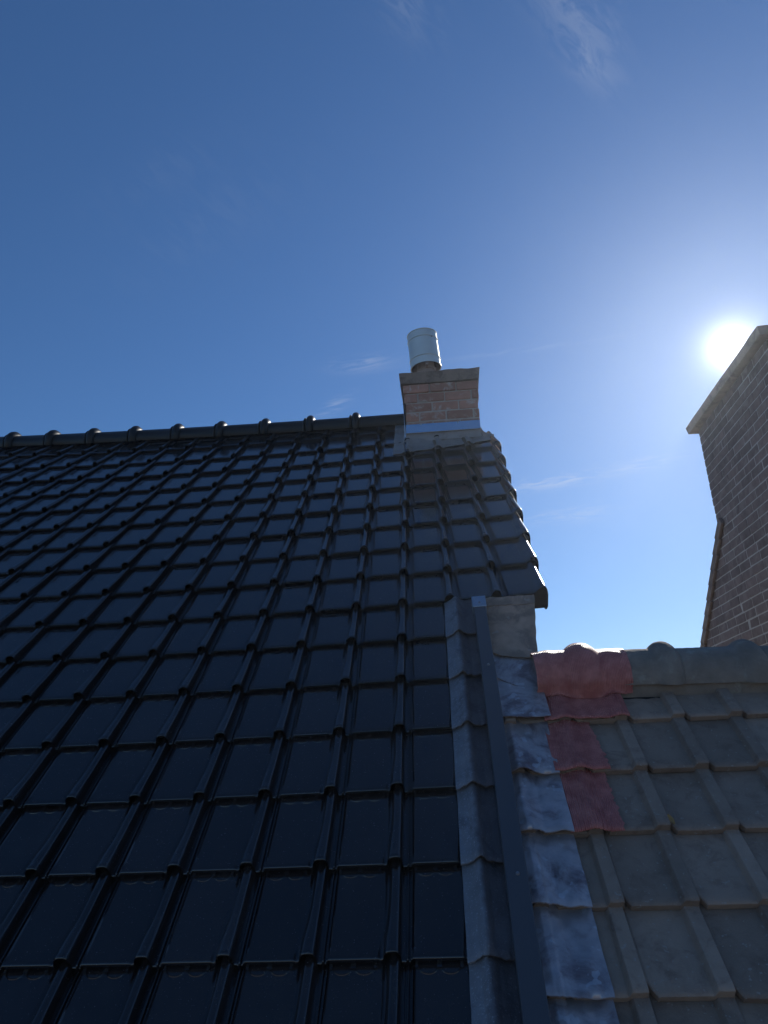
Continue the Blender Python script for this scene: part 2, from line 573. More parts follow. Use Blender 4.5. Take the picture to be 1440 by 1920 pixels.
# tiles outside the picture: one joined part
V, F = [], []
for me, c, r in far_tiles:
    P = L((c - 1) * A, r * G, 0); k = len(V)
    mm = Matrix.Translation(P) @ ROT
    V += [mm @ v.co for v in me.vertices]; F += [tuple(i + k for i in p.vertices) for p in me.polygons]
if V:
    tag(link('outlying_tiles', mesh('outlying_tiles', V, F, GLAZE, True, 35), roof), kind='stuff')

# roof deck under the tiles, back slope, walls
RV = 16.75 * G


def deck(u0, u1, v0, v1, n0, n1):
    vs = [W(u, v, n) for n in (n0, n1) for v in (v0, v1) for u in (u0, u1)]
    return vs, boxv(0, 1, 0, 1, 0, 1)[1]


YR, ZR = RV * CT, RV * ST


def mirrored(vs): return [Vector((v.x, 2 * YR - v.y, v.z)) for v in vs]


d1 = deck(-24 * A, 1.28 * A, -3.2 * G, 7.0 * G, -.11, -.052)
d2 = deck(-24 * A, 2.60 * A, 7.0 * G, 14.6 * G, -.11, -.052)
d5 = deck(-24 * A, 2.2 * A, 14.6 * G, 16.70 * G, -.11, -.052)
d3 = deck(-24 * A, 2.2 * A, -3 * G, 16.70 * G, -.11, -.03)
link('roof_deck', mesh('roof_deck', *join([d1, d2, d5, (mirrored(d3[0]), d3[1])]), UNDER, False), roof)


def wall_prism(x0, x1, y0, yr, y1, z0, ze, zr):
    vs = [(x, y, z) for x in (x0, x1) for (y, z) in ((y0, z0), (y1, z0), (y1, ze), (yr, zr), (y0, ze))]
    fs = [(4, 3, 2, 1, 0), (5, 6, 7, 8, 9)] + [(i, (i + 1) % 5, (i + 1) % 5 + 5, i + 5) for i in range(5)]
    return vs, fs


ye = -2.2 * G * CT + .12
hp(link('wall', fixn(mesh('wall', *join([wall_prism(-24 * A + .1, 1.20 * A, ye, YR, 2 * YR - ye, -5, ye - .17, ZR - .17),
                                         wall_prism(1.20 * A, 2.15 * A, 7.0 * G * CT, YR, 2 * YR - ye, -5, 7.0 * G * CT - .17, ZR - .17)]), RENDER, False)), house))

# ridge tiles
ridge = hp(link('ridge', None, house))
RL = 1.71 * A
RR = .085


def ridge_mesh(r, ln, mat, amp=1.0, a0=-28, a1=208, n=22):
    pr = [(r - .010, -.03), (r, -.03), (r, .0), (r, .74 * ln), (r + .004 * amp, .765 * ln), (r + .010 * amp, .775 * ln), (r + .010 * amp, .80 * ln), (r + .004 * amp, .81 * ln),
          (r + .006 * amp, .825 * ln), (r + .016 * amp, .845 * ln), (r + .020 * amp, .88 * ln), (r + .020 * amp, .93 * ln), (r + .014 * amp, .97 * ln), (r + .004 * amp, .99 * ln), (r - .008, .995 * ln)]
    v, f = lathe(pr, n, rad(a0), rad(a1), 'x')
    return fixn(mesh('ridge_tile', v, f, mat, True, 50))


RMESH = ridge_mesh(RR, RL, RIDGEG, 1.9)


def ridge_pt(u): return W(u, ridge_row(u) * G, -.017)


u = -.06 - RL * .985
cap_us = []
first_end = -1.98 * A + .42 * 0
uu = [(-1.90 - 1.71 * k) * A for k in range(-1, 13)]          # right-hand ends (collars) of the ridge tiles
for k, ue in enumerate(uu):
    us = ue - RL
    ln = RL
    if k == 0:
        ue = -.235 * A; 
    p0, p1 = ridge_pt(us), ridge_pt(us + RL)
    d = (p1 - p0).normalized()
    rz = math.atan2(d.y, d.x); ry = -math.asin(d.z)
    me = RMESH
    if k == 0:
        ln = ue - us
        v, f = lathe([(RR - .01, -.03), (RR, -.03), (RR, 0), (RR, ln), (RR - .01, ln)], 22, rad(-28), rad(208), 'x')
        me = fixn(mesh('ridge_tile', v, f, RIDGEG, True, 50))
    link('ridge_tile', me, ridge, Matrix.Translation(p0) @ Matrix.Rotation(rz, 4, 'Z') @ Matrix.Rotation(ry, 4, 'Y') @ Matrix.Rotation(random.gauss(0, .01), 4, 'X'))

# ------------------------------------------------------------------ brick chimney of the house
chim = hp(link('chimney', None, house)); chim['label'] = 'small red brick chimney with sooty capping'
CX0, CX1, CY0, CY1 = -.036, .522, 2.985, 3.56
BH, BL, JT = .0800, .205, .010
ZB = 2.72
core = boxv(CX0 + .0035, CX1 - .0035, CY0 + .0035, CY1 - .0035, ZB - .4, 3.45)
link('mortar_core', mesh('mortar_core', *core, MORTAR, False), chim)
brick_cache = {}


def brick(parent, x0, x1, y0, y1, z0, z1, mat, bev=.004):
    key = (round(x1 - x0, 3), round(y1 - y0, 3), round(z1 - z0, 3), mat.name)
    if key not in brick_cache:
        hx, hy, hz = (x1 - x0) / 2, (y1 - y0) / 2, (z1 - z0) / 2
        brick_cache[key] = fixn(mesh('brick', *bevbox(-hx, hx, -hy, hy, -hz, hz, bev), mat, False))
    j = lambda s: random.gauss(0, s)
    m = Matrix.Translation(((x0 + x1) / 2 + j(.0012), (y0 + y1) / 2 + j(.0012), (z0 + z1) / 2 + j(.001))) @ Matrix.Rotation(j(.008), 4, 'Z') @ Matrix.Rotation(j(.006), 4, 'Y')
    return link('brick', brick_cache[key], parent, m)


def chimney_course(z, x0, x1, y0, y1, odd, parent, mat, h=BH, dep=.1):
    W_ = x1 - x0
    cuts = [0, .105, .31, .515, W_] if odd else [0, .205, .41, W_]
    for a_, b_ in zip(cuts, cuts[1:]):
        g0 = 0 if a_ == 0 else JT / 2; g1 = 0 if b_ == W_ else JT / 2
        brick(parent, x0 + a_ + g0, x0 + b_ - g1, y0, y0 + dep, z + JT / 2, z + h - JT / 2, mat)
        brick(parent, x0 + a_ + g0, x0 + b_ - g1, y1 - dep, y1, z + JT / 2, z + h - JT / 2, mat)
    D_ = y1 - y0 - 2 * dep
    cuts = [0, D_ / 2, D_] if odd else [0, D_ * .27, D_ * .73, D_]
    for a_, b_ in zip(cuts, cuts[1:]):
        for xa, xb in ((x0, x0 + dep), (x1 - dep, x1)):
            brick(parent, xa, xb, y0 + dep + a_ + JT / 2, y0 + dep + b_ - JT / 2, z + JT / 2, z + h - JT / 2, mat)


ncourse = 9
ztop = 3.452
for i in range(ncourse):
    z = ztop - (i + 1) * BH
    e = .012 if i == 0 else (.006 if i == 1 else 0)
    chimney_course(z, CX0 - e, CX1 + e, CY0 - e, CY1 + e, i % 2 == 1, chim, BRICK)
# capping slab: slightly uneven mortar-rendered course
vs, fs = [], []


def slab(x0, x1, y0, y1, z0, z1, nx, ny, amp, seed):
    def f_top(s, t):
        x = x0 + (x1 - x0) * s; y = y0 + (y1 - y0) * t
        return (x + amp * nz(y * 9, seed), y + amp * nz(x * 9, seed + 5), z1 + amp * 1.4 * nz(x * 12, y * 12, seed))

    def f_bot(s, t):
        x = x0 + (x1 - x0) * s; y = y0 + (y1 - y0) * t
        return (x + .012 * (1 - 2 * s) + amp * nz(y * 9, seed + 1), y + .012 * (1 - 2 * t) + amp * nz(x * 9, seed + 7), z0 + amp * nz(x * 12, y * 12, seed + 3))
    return shell(nx, ny, f_top, f_bot)


link('chimney_capping', fixn(mesh('chimney_capping', *slab(CX0 - .038, CX1 + .032, CY0 - .036, CY1 + .036, 3.452, 3.545, 22, 14, .006, 2.), CAPC, True, 50)), chim)
# flaunching mound round the flue
v, f = lathe([(.21, 3.535), (.17, 3.565), (.105, 3.60), (.09, 3.60)], 28)
v = [(x + .150, y + 3.235, z) for x, y, z in v]
link('flaunching', fixn(mesh('flaunching', v, f, CAPC)), chim)

# flashing round the chimney
cfl = hp(link('chimney_flashing', None, house))
zs0, zs1 = 3.020, 3.100
v, f = bevbox(CX0 - .003, CX1 - .002, CY0 - .026, CY0 - .014, zs0, zs1, .002)
v = [(x, y - .012 * (1 - (z - zs0) / (zs1 - zs0)), z - .022 * 0 * x) for x, y, z in v]
st = link('aluminium_strip', fixn(mesh('aluminium_strip', v, f, ALU, False)), cfl); st['label'] = 'bright aluminium strip reflecting blue sky below the chimney bricks'
for sx in (.075, .355):
    v, f = lathe([(0, -.008), (.004, -.008), (.0065, -.004), (.0065, 0)], 10)
    v = [(x + sx, CY0 - .027 + z, y + zs1 - .006) for x, y, z in v]
    link('screw', fixn(mesh('screw', v, f, SCREW)), cfl)


def HL(u, v):
    """surface height of the black tiling over its plane"""
    x = (u / A) % 1.0; t = (v / G) % 1.0
    if u > 2 * A:
        return pan_profile(min(.95, u / A - 2), t, 'verge') - TILT * t
    return pan_profile(x, t, 'plain') - TILT * t


def HLs(u, v):
    """the same, as a soft sheet dressed over it"""
    s = 0
    for du in (-.02, -.01, 0, .01, .02):
        for dv in (-.012, 0, .012):
            s += HL(u + du, v + dv)
    return s / 15


def apron_pt(s, t, lift):
    """lead apron: from the strip down on to the tiles, dressed over the rolls"""
    u = CX0 - .004 + (2.80 * A - CX0) * s
    vb = 14.22 + .30 * s * s + .02 * nz(u * 20, 3.)
    vt = 15.62 if u < CX1 + .004 else 14.72 + .55 * max(0, 1 - (u - CX1) / .10) ** 2
    v = (vb + (vt - vb) * t) * G
    flat = sstep(.35, 1.0, t)
    h = (1 - flat) * (max(HLs(u, v), HL(u, v) * .9) + .010) + flat * .02
    h += .0022 * nz(u * 30, v * 30, 1.)
    if u > .53: h = h * .8 + (HL(u, v) + .010) * .2
    P = L(u, v, h + lift)
    return P


v, f = shell(46, 20, lambda s, t: apron_pt(s, t, .0), lambda s, t: apron_pt(s, t, -.004))
ap = link('lead_apron', fixn(mesh('lead_apron', v, f, APRON, True, 60)), cfl)
v, f = shell(24, 4, lambda s, t: (CX0 - .004 + (CX1 - CX0 + .006) * s, CY0 - .020 - .010 * (1 - t) + .002 * nz(s * 12, 4.), 2.955 + .072 * t),
             lambda s, t: (CX0 - .004 + (CX1 - CX0 + .006) * s, CY0 - .012 - .006 * (1 - t), 2.955 + .072 * t))
link('apron_upstand', fixn(mesh('apron_upstand', v, f, APRON, True, 60)), cfl)
# lead tongue on the left of the chimney foot
def tongue(s, t, lift):
    u = -.60 * A + s * .60 * A - .002; v = (14.10 + 2.45 * t) * G
    h = HLs(u, v) + .009 + .0018 * nz(u * 40, v * 30, 8.)
    if u > -.06: h += .0
    return L(u, v, h + lift)


v, f = shell(16, 30, lambda s, t: tongue(s, t, 0), lambda s, t: tongue(s, t, -.004))
link('lead_tongue', fixn(mesh('lead_tongue', v, f, APRON, True, 60)), cfl)
# upstand of lead at the left corner of the stack
v, f = slab(CX0 - .016, CX0 - .006, CY0 - .02, CY0 + .34, 2.95, 3.28, 3, 10, .003, 4.)
link('lead_upstand', fixn(mesh('lead_upstand', v, f, ALUD, True, 60)), cfl)
# ------------------------------------------------------------------ flashing down the abutment
abut = hp(link('abutment_flashing', None, house)); abut['label'] = 'grey metal flashing and dark cover bar along the roof junction'


def skin_h(s):
    """cross-section of the dressed grey flashing, s = u/A"""
    pts = [(.70, .004), (.75, .005), (.86, .018), (.955, .035), (.98, .0375), (1.0, .036), (1.09, .017), (1.18, .010), (1.30, .012), (1.40, .016)]
    for (x0, z0), (x1, z1) in zip(pts, pts[1:]):
        if x0 <= s <= x1: return z0 + (z1 - z0) * sstep(0, 1, (s - x0) / (x1 - x0)) * .6 + (z1 - z0) * (s - x0) / (x1 - x0) * .4
    return pts[-1][1]


def skin_piece(r, top_t=1.06):
    sd = r * 7.3

    def f_(s, t, lift):
        edge0 = .737 + .008 * nz(t * 4, sd) - .03 * (1 - sstep(0, 1, t)) * .3
        su = edge0 + (1.385 - edge0) * s
        tt = -.055 + (top_t + .055) * t
        h = skin_h(su) - TILT * max(0, tt)
        if tt < .02: h -= .20 * max(0, -tt + .0) * .9 * (1 + .5 * nz(su * 30, sd)) * .5
        h += .0032 * nz(su * 8, tt * 2.5, sd) + .0016 * nz(su * 26, tt * 9, sd + 4)
        h += .004 * (1 - sstep(-.05, .12, tt)) * (1 + nz(su * 22, sd + 9)) * (1 if su > .9 else .3)
        dv = .020 * nz(su * 16, sd + 2) * (1 - sstep(0, .25, t))
        return L(su * A, (r + tt + dv) * G, h + lift)
    return shell(30, 22, lambda s, t: f_(s, t, .001), lambda s, t: f_(s, t, -.0035))


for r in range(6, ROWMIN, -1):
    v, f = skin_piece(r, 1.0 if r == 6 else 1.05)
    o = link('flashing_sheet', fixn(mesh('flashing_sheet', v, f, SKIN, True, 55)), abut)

BN = .040


def bar_uv(r):
    f = (r - .4) / (6.8 - .4)
    return (1.262 + .075 * f) * A, (1.548 + .026 * f) * A


vs, fs = [], []
rows = [ROWMIN + (6.62 - ROWMIN) * i / 24 for i in range(25)]
for r in rows:
    l_, rr = bar_uv(r)
    for (uu_, n_) in ((l_, .002), (l_, BN - .003), (l_ + .003, BN), (rr - .003, BN), (rr, BN - .003), (rr, -.075)):
        vs.append(L(uu_, r * G, n_))
for j in range(len(rows) - 1):
    for q in range(5):
        fs.append((j * 6 + q, j * 6 + q + 1, (j + 1) * 6 + q + 1, (j + 1) * 6 + q))
fs += [tuple(range(6)), tuple(range(len(vs) - 6, len(vs)))]
bar = link('cover_bar', fixn(mesh('cover_bar', vs, fs, BAR, False)), abut)
l_, rr = bar_uv(6.6)
v, f = bevbox(l_ - .006, rr + .004, 6.50 * G, 6.80 * G, .0, BN + .004, .002)
v = [L(x, y, z) for x, y, z in v]
link('bar_end_cap', fixn(mesh('bar_end_cap', v, f, ALUD, False)), abut)
for r, fr in ((6.60, .5), (5.02, .55), (1.72, .55), (-.3, .5)):
    l_, rr = bar_uv(r)
    v, f = lathe([(0, .0045), (.004, .0045), (.0062, .0), ], 10)
    b0 = BN + (.004 if r > 6.4 else 0)
    v = [L(l_ + (rr - l_) * fr + x, r * G + y, b0 + z) for x, y, z in v]
    link('screw', fixn(mesh('screw', v, f, SCREW)), abut)

# ================================================================== THE LOWER HOUSE ON THE RIGHT
low = empty('lower_house', (1.5, 0, -5))
tag(low, 'lower house with weathered grey concrete tiles and old half round ridge', 'house')


def lp(o):
    o.matrix_parent_inverse = Matrix.Translation((-1.5, 0, 5)); return o


AR, GR, U0, V0, NB = .2037, .2458, .809, 1.4425, -.068
TR = .030


def rprof(x, t):
    z = 0.
    if x < .03: z = -.003
    elif x > .74:
        z = .019 * sstep(.745, .80, x)
        if x > .985: z = -.004
    return z


def rtile_mesh(name, tmax=1.14, seed=0):
    xs = [0, .03, .031, .06, .095, .13, .3, .5, .65, .735, .745, .76, .775, .79, .80, .83, .9, .965, .978, .985, .986, .993]
    ts = [0, .012, .04, .12, .2, .45, .7, 1.0, tmax]
    ts = [t for t in ts if t < tmax] + [tmax]
    nx, nt = len(xs), len(ts)

    def yy(x, t):
        ch = .125 * max(0, 1 - x / .095)
        y = ch + (1 - ch) * t if t < 1 else t
        return y * GR + .0016 * nz(x * 11, seed, 2.) * (1 - min(1, t * 2))

    def top(x, t):
        z = rprof(x, t) - TR * t - .005 * (1 - min(1, t / .04)) ** 2 + .0008 * nz(x * 9, t * 9, seed)
        # the rib's foot is nipped in towards the nose
        return (x * AR, yy(x, t), z)
    a = [top(x, t) for t in ts for x in xs]
    b = [(x * AR, yy(x, t) + .002, rprof(x, t) * .5 - .026 - TR * t) for t in ts for x in xs]
    n = len(a); F = []
    for j in range(nt - 1):
        for i in range(nx - 1):
            q = (j * nx + i, j * nx + i + 1, (j + 1) * nx + i + 1, (j + 1) * nx + i)
            F.append(q); F.append(tuple(k + n for k in reversed(q)))
    for i in range(nx - 1):
        F.append((i + 1, i, i + n, i + 1 + n)); k = (nt - 1) * nx + i; F.append((k, k + 1, k + 1 + n, k + n))
    for j in range(nt - 1):
        k = j * nx; F.append((k, k + nx, k + nx + n, k + n)); k = j * nx + nx - 1; F.append((k + nx, k, k + n, k + nx + n))
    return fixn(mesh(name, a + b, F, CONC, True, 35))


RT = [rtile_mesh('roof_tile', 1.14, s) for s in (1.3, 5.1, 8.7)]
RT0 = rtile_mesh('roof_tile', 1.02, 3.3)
lroof = lp(link('roof', None, low))
far = []
for r in range(1, 9):
    for k in range(-2, 10):
        me = RT0 if r == 1 else random.choice(RT)
        u, v = U0 + (k - 1) * AR, V0 - r * GR
        vis = any(seen(W(u + du * AR, v + dv * GR, NB), 12) for du in (0, .5, 1) for dv in (0, .5, 1))
        m = Matrix.Translation(W(u + random.gauss(0, .0012), v + random.gauss(0, .0025), NB + random.gauss(0, .0012))) @ ROT @ Matrix.Rotation(random.gauss(0, .004), 4, 'Z') @ Matrix.Rotation(random.gauss(0, .003), 4, 'X')
        if vis: link('roof_tile', me, lroof, m)
        else: far.append((me, m))
V, F = [], []
for me, m in far:
    k = len(V); V += [m @ v.co for v in me.vertices]; F += [tuple(i + k for i in p.vertices) for p in me.polygons]
tag(link('outlying_tiles', mesh('outlying_tiles', V, F, CONC, True, 35), lroof), kind='stuff')
RVR, RNR, RRR = 1.440, -.085, .118                       # ridge axis (roof frame) and radius
ax0 = W(0, RVR, RNR)
YR2, ZR2 = ax0.y, ax0.z
d4 = deck(1.30 * A, 2.79, V0 - 8 * GR, RVR, -.22, NB - .062)
link('roof_deck', mesh('roof_deck', *join([d4, ([Vector((v.x, 2 * YR2 - v.y, v.z)) for v in d4[0]], d4[1])]), UNDER, False), lroof)
yf = (V0 - 7 * GR) * CT
lp(link('wall', fixn(mesh('wall', *wall_prism(1.34 * A, 2.785, yf + .05, YR2, 2 * YR2 - yf, -5, yf - .25, ZR2 - .22), RENDER, False)), low))

# ridge of the lower house
lridge = lp(link('ridge', None, low))
RC = [.692 + .319 * k for k in range(0, 7)]              # collar centres
DROP = -.020                                               # the ridge falls a little to the right (per metre)


def rr_z(u): return DROP * (u - .692)


def old_ridge_r(x, ln, seed):
    """radius along an old ridge tile; collar at the right-hand end"""
    c = (x - (ln - .05)) / .05
    b = .026 * max(0, 1 - abs(c) ** 2.4)
    return RRR + b


def old_ridge(ln, seed):
    nx, na = 34, 26

    def f_(s, t, d):
        x = -.012 + (ln + .012) * s
        ang = rad(-16 + 212 * t)
        r = old_ridge_r(x, ln, seed) - d + .003 * nz(x * 18, ang * 3, seed) + .0015 * nz(x * 60, ang * 9, seed)
        return (x, r * math.cos(ang), r * math.sin(ang))
    return shell(nx, na, lambda s, t: f_(s, t, 0), lambda s, t: f_(s, t, .014))


for k, uc in enumerate(RC):
    ue = uc + .05; us = ue - .319
    if us < .53: us_ = .53
    else: us_ = us
    v, f = old_ridge(ue - us_, k * 3.1)
    p = W(us_, RVR, RNR); p.z += rr_z(us_)
    link('ridge_tile', fixn(mesh('ridge_tile', v, f, RIDGEC, True, 60)), lridge, Matrix.Translation(p) @ Matrix.Rotation(random.gauss(0, .012), 4, 'Z') @ Matrix.Rotation(-DROP * .6, 4, 'Y'))


def bed(s, t):
    u = .53 + 2.25 * s; v = 1.332 + .020 * t + .004 * nz(u * 14, 1.)
    n = NB - .034 + .072 * t ** .8 + .004 * nz(u * 25, v * 25, 2.)
    p = W(u, v, n); p.z += rr_z(u); return p


v, f = shell(120, 8, bed, lambda s, t: bed(s, t) - Vector((0, -.02, .05)))
link('mortar_bedding', fixn(mesh('mortar_bedding', v, f, RIDGEC, True, 60)), lridge)


# ---- sheets dressed over the concrete tiles
def HR(u, v):
    k = (u - U0) / AR; x = k % 1.0
    r = (V0 - v) / GR; t = 1 - (r % 1.0)
    return rprof(x, t) - TR * (1 - (r % 1.0) if False else t) if False else rprof(x, 0) - TR * t


def HRs(u, v, w=.016):
    s = 0
    for du in (-1.4, -.7, 0, .7, 1.4):
        k = (u + du * w - U0) / AR; x = k % 1.0
        s += rprof(x, 0)
    return s / 5


def dressed(r, u0f, u1f, seed, amp=.004, over=.05, top=1.06, lift=.008, ragged=.0, roll=.012):
    """sheet lying on course r (lower edge r) between two u edges given as functions of t"""
    def f_(s, t, d):
        tt = -over + (top + over) * t
        ua, ub = u0f(t), u1f(t)
        u = ua + (ub - ua) * s
        if ragged: u += ragged * s * nz(t * 16, seed + 20)
        h = HRs(u, 0) - TR * max(0, tt) + lift
        h += amp * nz(u * 13, tt * 2.6, seed) + amp * .45 * nz(u * 34, tt * 7, seed + 3)
        e = 1 - sstep(-over, .16, tt)
        h += roll * .35 * e * (.4 + nz(u * 22, seed + 6))
        if tt < 0: h -= .55 * (-tt) * GR * .8
        dv = .016 * nz(u * 15, seed + 1) * (1 - sstep(0, .3, t))
        return W(u, V0 - r * GR + (tt + dv) * GR, NB + h - d)
    return f_


lead = hp(link('lead_soakers', None, house)); lead['label'] = 'dull stained lead sheets stepping down beside the dark cover bar'
EDGE = U0 - 1.45 * AR


def bar_right(v): return bar_uv(v / G)[1] - .012


# brown lead at the top, bridging up under the verge tiles
def lead0(s, t, d):
    vb = 1.505 + .03 * (1 - s) ** 2 * 2.2; vt = 1.915
    v = vb + (vt - vb) * t
    uL = bar_right(min(v, 6.6 * G)); uR = .532 + .046 * t + .006 * nz(t * 5, 3.)
    u = uL + (uR - uL) * s
    n = -.030 + .035 * t - .012 * math.sin(math.pi * t) + .006 * nz(u * 14, v * 10, 3.) + .003 * nz(u * 40, v * 30, 5.)
    return L(u, v, n - d)


v, f = shell(26, 30, lambda s, t: lead0(s, t, 0), lambda s, t: lead0(s, t, .004))
o = link('lead_sheet', fixn(mesh('lead_sheet', v, f, LEADB, True, 60)), lead); o['label'] = 'brown stained lead sheet under the verge tiles'
v, f = shell(20, 4, lambda s, t: lead0(s, .86 + .14 * t, -.004 - .002 * nz(s * 9, 2.)), lambda s, t: lead0(s, .86 + .14 * t, -.001))
link('lead_fold', fixn(mesh('lead_fold', v, f, LEADB, True, 60)), lead)


def leadmid(vlo, vhi, curve, seed, nlo, nhi):
    def f_(s, t, d):
        v = vlo + curve * (1 - s) ** 2 + (vhi - vlo) * t
        u = bar_right(v) + (EDGE + .012 - bar_right(v)) * s
        n = nlo + (nhi - nlo) * t + .006 * nz(u * 16, v * 9, seed) + .003 * nz(u * 38, v * 30, seed)
        return L(u, v, n - d)
    return f_


for args in ((1.335, 1.60, .115, 11., -.052, -.034), (1.168, 1.43, .02, 15., -.034, -.058)):
    fn = leadmid(*args)
    v, f = shell(26, 20, lambda s, t: fn(s, t, 0), lambda s, t: fn(s, t, .004))
    link('lead_sheet', fixn(mesh('lead_sheet', v, f, LEAD, True, 60)), lead)
for r in range(2, 8):
    fn = dressed(r, lambda t, r=r: bar_right(V0 - r * GR + t * GR) - .0, lambda t, r=r: EDGE + .003 * nz(t * 3, r * 2.), r * 4.7, .0105, .05, 1.08, .020, roll=.04)
    v, f = shell(30, 26, lambda s, t: fn(s, t, 0), lambda s, t: fn(s, t, .0045))
    link('lead_sheet', fixn(mesh('lead_sheet', v, f, LEAD, True, 60)), lead)

# ---- red pleated flashing
red = lp(link('red_flashing', None, low)); red['label'] = 'red pleated adhesive flashing patched over the tiles and ridge'
PW = .0052


def pleat(x): return 0.


def red_ridge(s, t, d):
    """over the ridge and down to the first course"""
    u = .500 + (.862 - .500) * s + .004 * nz(t * 7, 3.)
    if t < .6:
        ang = rad(118 - 128 * (t / .6))            # from behind the crest to the front foot
        best = 0
        for uc in RC:
            c = (u - uc) / .062; best = max(best, .027 * max(0, 1 - abs(c) ** 2.0))
        r = RRR + .006 + best + .003 * nz(u * 22, ang * 4, 5.) + (pleat(u) if ang > .6 else 0)
        p = W(u, RVR, RNR) + Vector((0, -r * math.cos(ang), r * math.sin(ang)))
        p.z += rr_z(u)
        if u < .56: p.z -= .010 * (.56 - u) / .06
        return p - Vector((0, -d * math.cos(ang), d * math.sin(ang)))
    ang = rad(-10)
    q = (t - .6) / .4
    best = 0
    for uc in RC:
        c = (u - uc) / .062; best = max(best, .027 * max(0, 1 - abs(c) ** 2.0))
    r = RRR + .006 + best
    p0 = W(u, RVR, RNR) + Vector((0, -r * math.cos(ang), r * math.sin(ang)))
    vb = V0 - (.56 - .10 * abs(2 * s - 1.05) ** 1.8) * GR
    p1 = W(u, vb, NB + HRs(u, 0) - TR * .45 + .024)
    p = p0.lerp(p1, q) + (W(0, 0, 1) * (-.012 * math.sin(math.pi * q)))
    return p - W(0, 0, d)


v, f = shell(200, 40, lambda s, t: red_ridge(s, t, 0), lambda s, t: red_ridge(s, t, .003))
link('pleated_sheet', fixn(mesh('pleated_sheet', v, f, PLEAT, True, 80)), red)


def red_sheet(r, k0, k1, seed, over, top, lift, slant=0., rag=.0):
    base = dressed(r, lambda t: U0 + k0 * AR, lambda t: U0 + k1 * AR + slant * (t - .5), seed, .0035, over, top, lift, rag, .010)

    def f_(s, t, d):
        p = base(s, t, d)
        x = p.x + .25 * (t - .5) * .03
        return p + W(0, 0, pleat(x + .12 * GR * t * (1 if r > 1 else 0) + .0025 * nz(t * 5, s * 4, seed)))
    return f_


for a_ in ((1, -1.50, .02, 31., .035, .68, .018, 0., .0), (2, -1.52, -.66, 37., .035, 1.02, .018, -.02, .014), (3, -1.50, -.70, 41., .045, 1.06, .018, .0, .012)):
    fn = red_sheet(*a_)
    nu = 220 if a_[0] == 1 else 150
    v, f = shell(nu, 34, lambda s, t: fn(s, t, 0), lambda s, t: fn(s, t, .003))
    link('pleated_sheet', fixn(mesh('pleated_sheet', v, f, PLEAT, True, 80)), red)

# ================================================================== GABLE AND STACK OF THE NEIGHBOURING HOUSE
UG = 2.80
nb = empty('neighbouring_house', (UG + 2, 3.95, -5))
tag(nb, 'tall dark brick gable with big slab capped chimney, backlit at right edge', 'house')


def np_(o):
    o.matrix_parent_inverse = Matrix.Translation((-UG - 2, -3.95, 5)); return o


CYN, CYF, CZT = 3.13, 4.752, 3.705
AY, AZ = (CYN + CYF) / 2, 2.578 + (CYF - CYN) / 2 * .96
gable = np_(link('gable_wall', None, nb))
link('mortar_core', fixn(mesh('mortar_core', *wall_prism(UG + .0035, UG + 6, AY - 4.2, AY, AY + 4.2, -5, AZ - 4.2 * .96, AZ), MORTARG, False)), gable)
stack = np_(link('chimney_stack', None, nb))
link('mortar_core', mesh('mortar_core', *boxv(UG + .005, UG + .55, CYN + .006, CYF - .006, 2.0, CZT - .002), MORTARG, False), stack)
bh, bl = .0812, .222
nrow = int((CZT - 1.2) / bh)
for i in range(nrow):
    z = CZT - (i + 1) * bh
    yend = CYF
    # the far gable slope below the stack
    yslope = AY + (AZ - (z + bh * .5)) / .96 - .01
    top = z + bh * .5 > 2.578
    ymax = CYF if top else yslope
    y = ymax - (0 if i % 2 == 0 else bl / 2)
    first = True
    while y > 1.9:
        y1 = y; y0 = y - (bl if not (first and i % 2) else bl)
        if first and i % 2: y0, y1 = ymax - bl / 2, ymax
        P = Vector((UG, (y0 + y1) / 2, z + bh / 2))
        yn = y0
        if top: y0 = max(y0, CYN)
        if y1 - y0 > .05:
            if seen(P, 420) and z > 1.3 and (top or P.y > AY - (AZ - z - bh) / .96 + .1):
                j0 = JT / 2
                brick(stack if top else gable, UG, UG + .1, y0 + j0, y1 - (0 if first else j0), z + j0, z + bh - j0, BRICKG, .003)
        y = yn; first = False
    if top:      # the end of the stack that faces the yard
        xs = [UG + .1, UG + .33, UG + .55] if i % 2 == 0 else [UG + .1, UG + .215, UG + .44, UG + .55]
        for xa, xb in zip(xs, xs[1:]):
            brick(stack, xa + JT / 2, xb - JT / 2, CYN, CYN + .1, z + JT / 2, z + bh - JT / 2, BRICKG, .003)
vs, fs = slab(UG - .085, UG + .63, CYN - .085, CYF + .085, CZT, CZT + .075, 8, 14, .003, 9.)
link('chimney_slab', fixn(mesh('chimney_slab', vs, fs, CAPC, True, 50)), stack)
nroof = np_(link('roof', None, nb))
for sgn in (1, -1):
    yb = AY + 4.4 * sgn; zb = AZ - 4.4 * .96
    vs = []
    for n in (.0, .05):
        for (yy_, zz_) in ((AY, AZ + .01), (yb, zb)):
            for xx in (UG + .02, UG + 6.1): vs.append((xx, yy_, zz_ + n))
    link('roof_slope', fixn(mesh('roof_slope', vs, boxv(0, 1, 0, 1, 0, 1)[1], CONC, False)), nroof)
sl_len = .175
cs, sn = math.cos(math.atan(.96)), math.sin(math.atan(.96))
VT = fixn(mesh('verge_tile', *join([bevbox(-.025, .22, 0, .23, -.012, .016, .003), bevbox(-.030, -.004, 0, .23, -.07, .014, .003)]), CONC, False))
q = (CYF - AY) / cs
k = 0
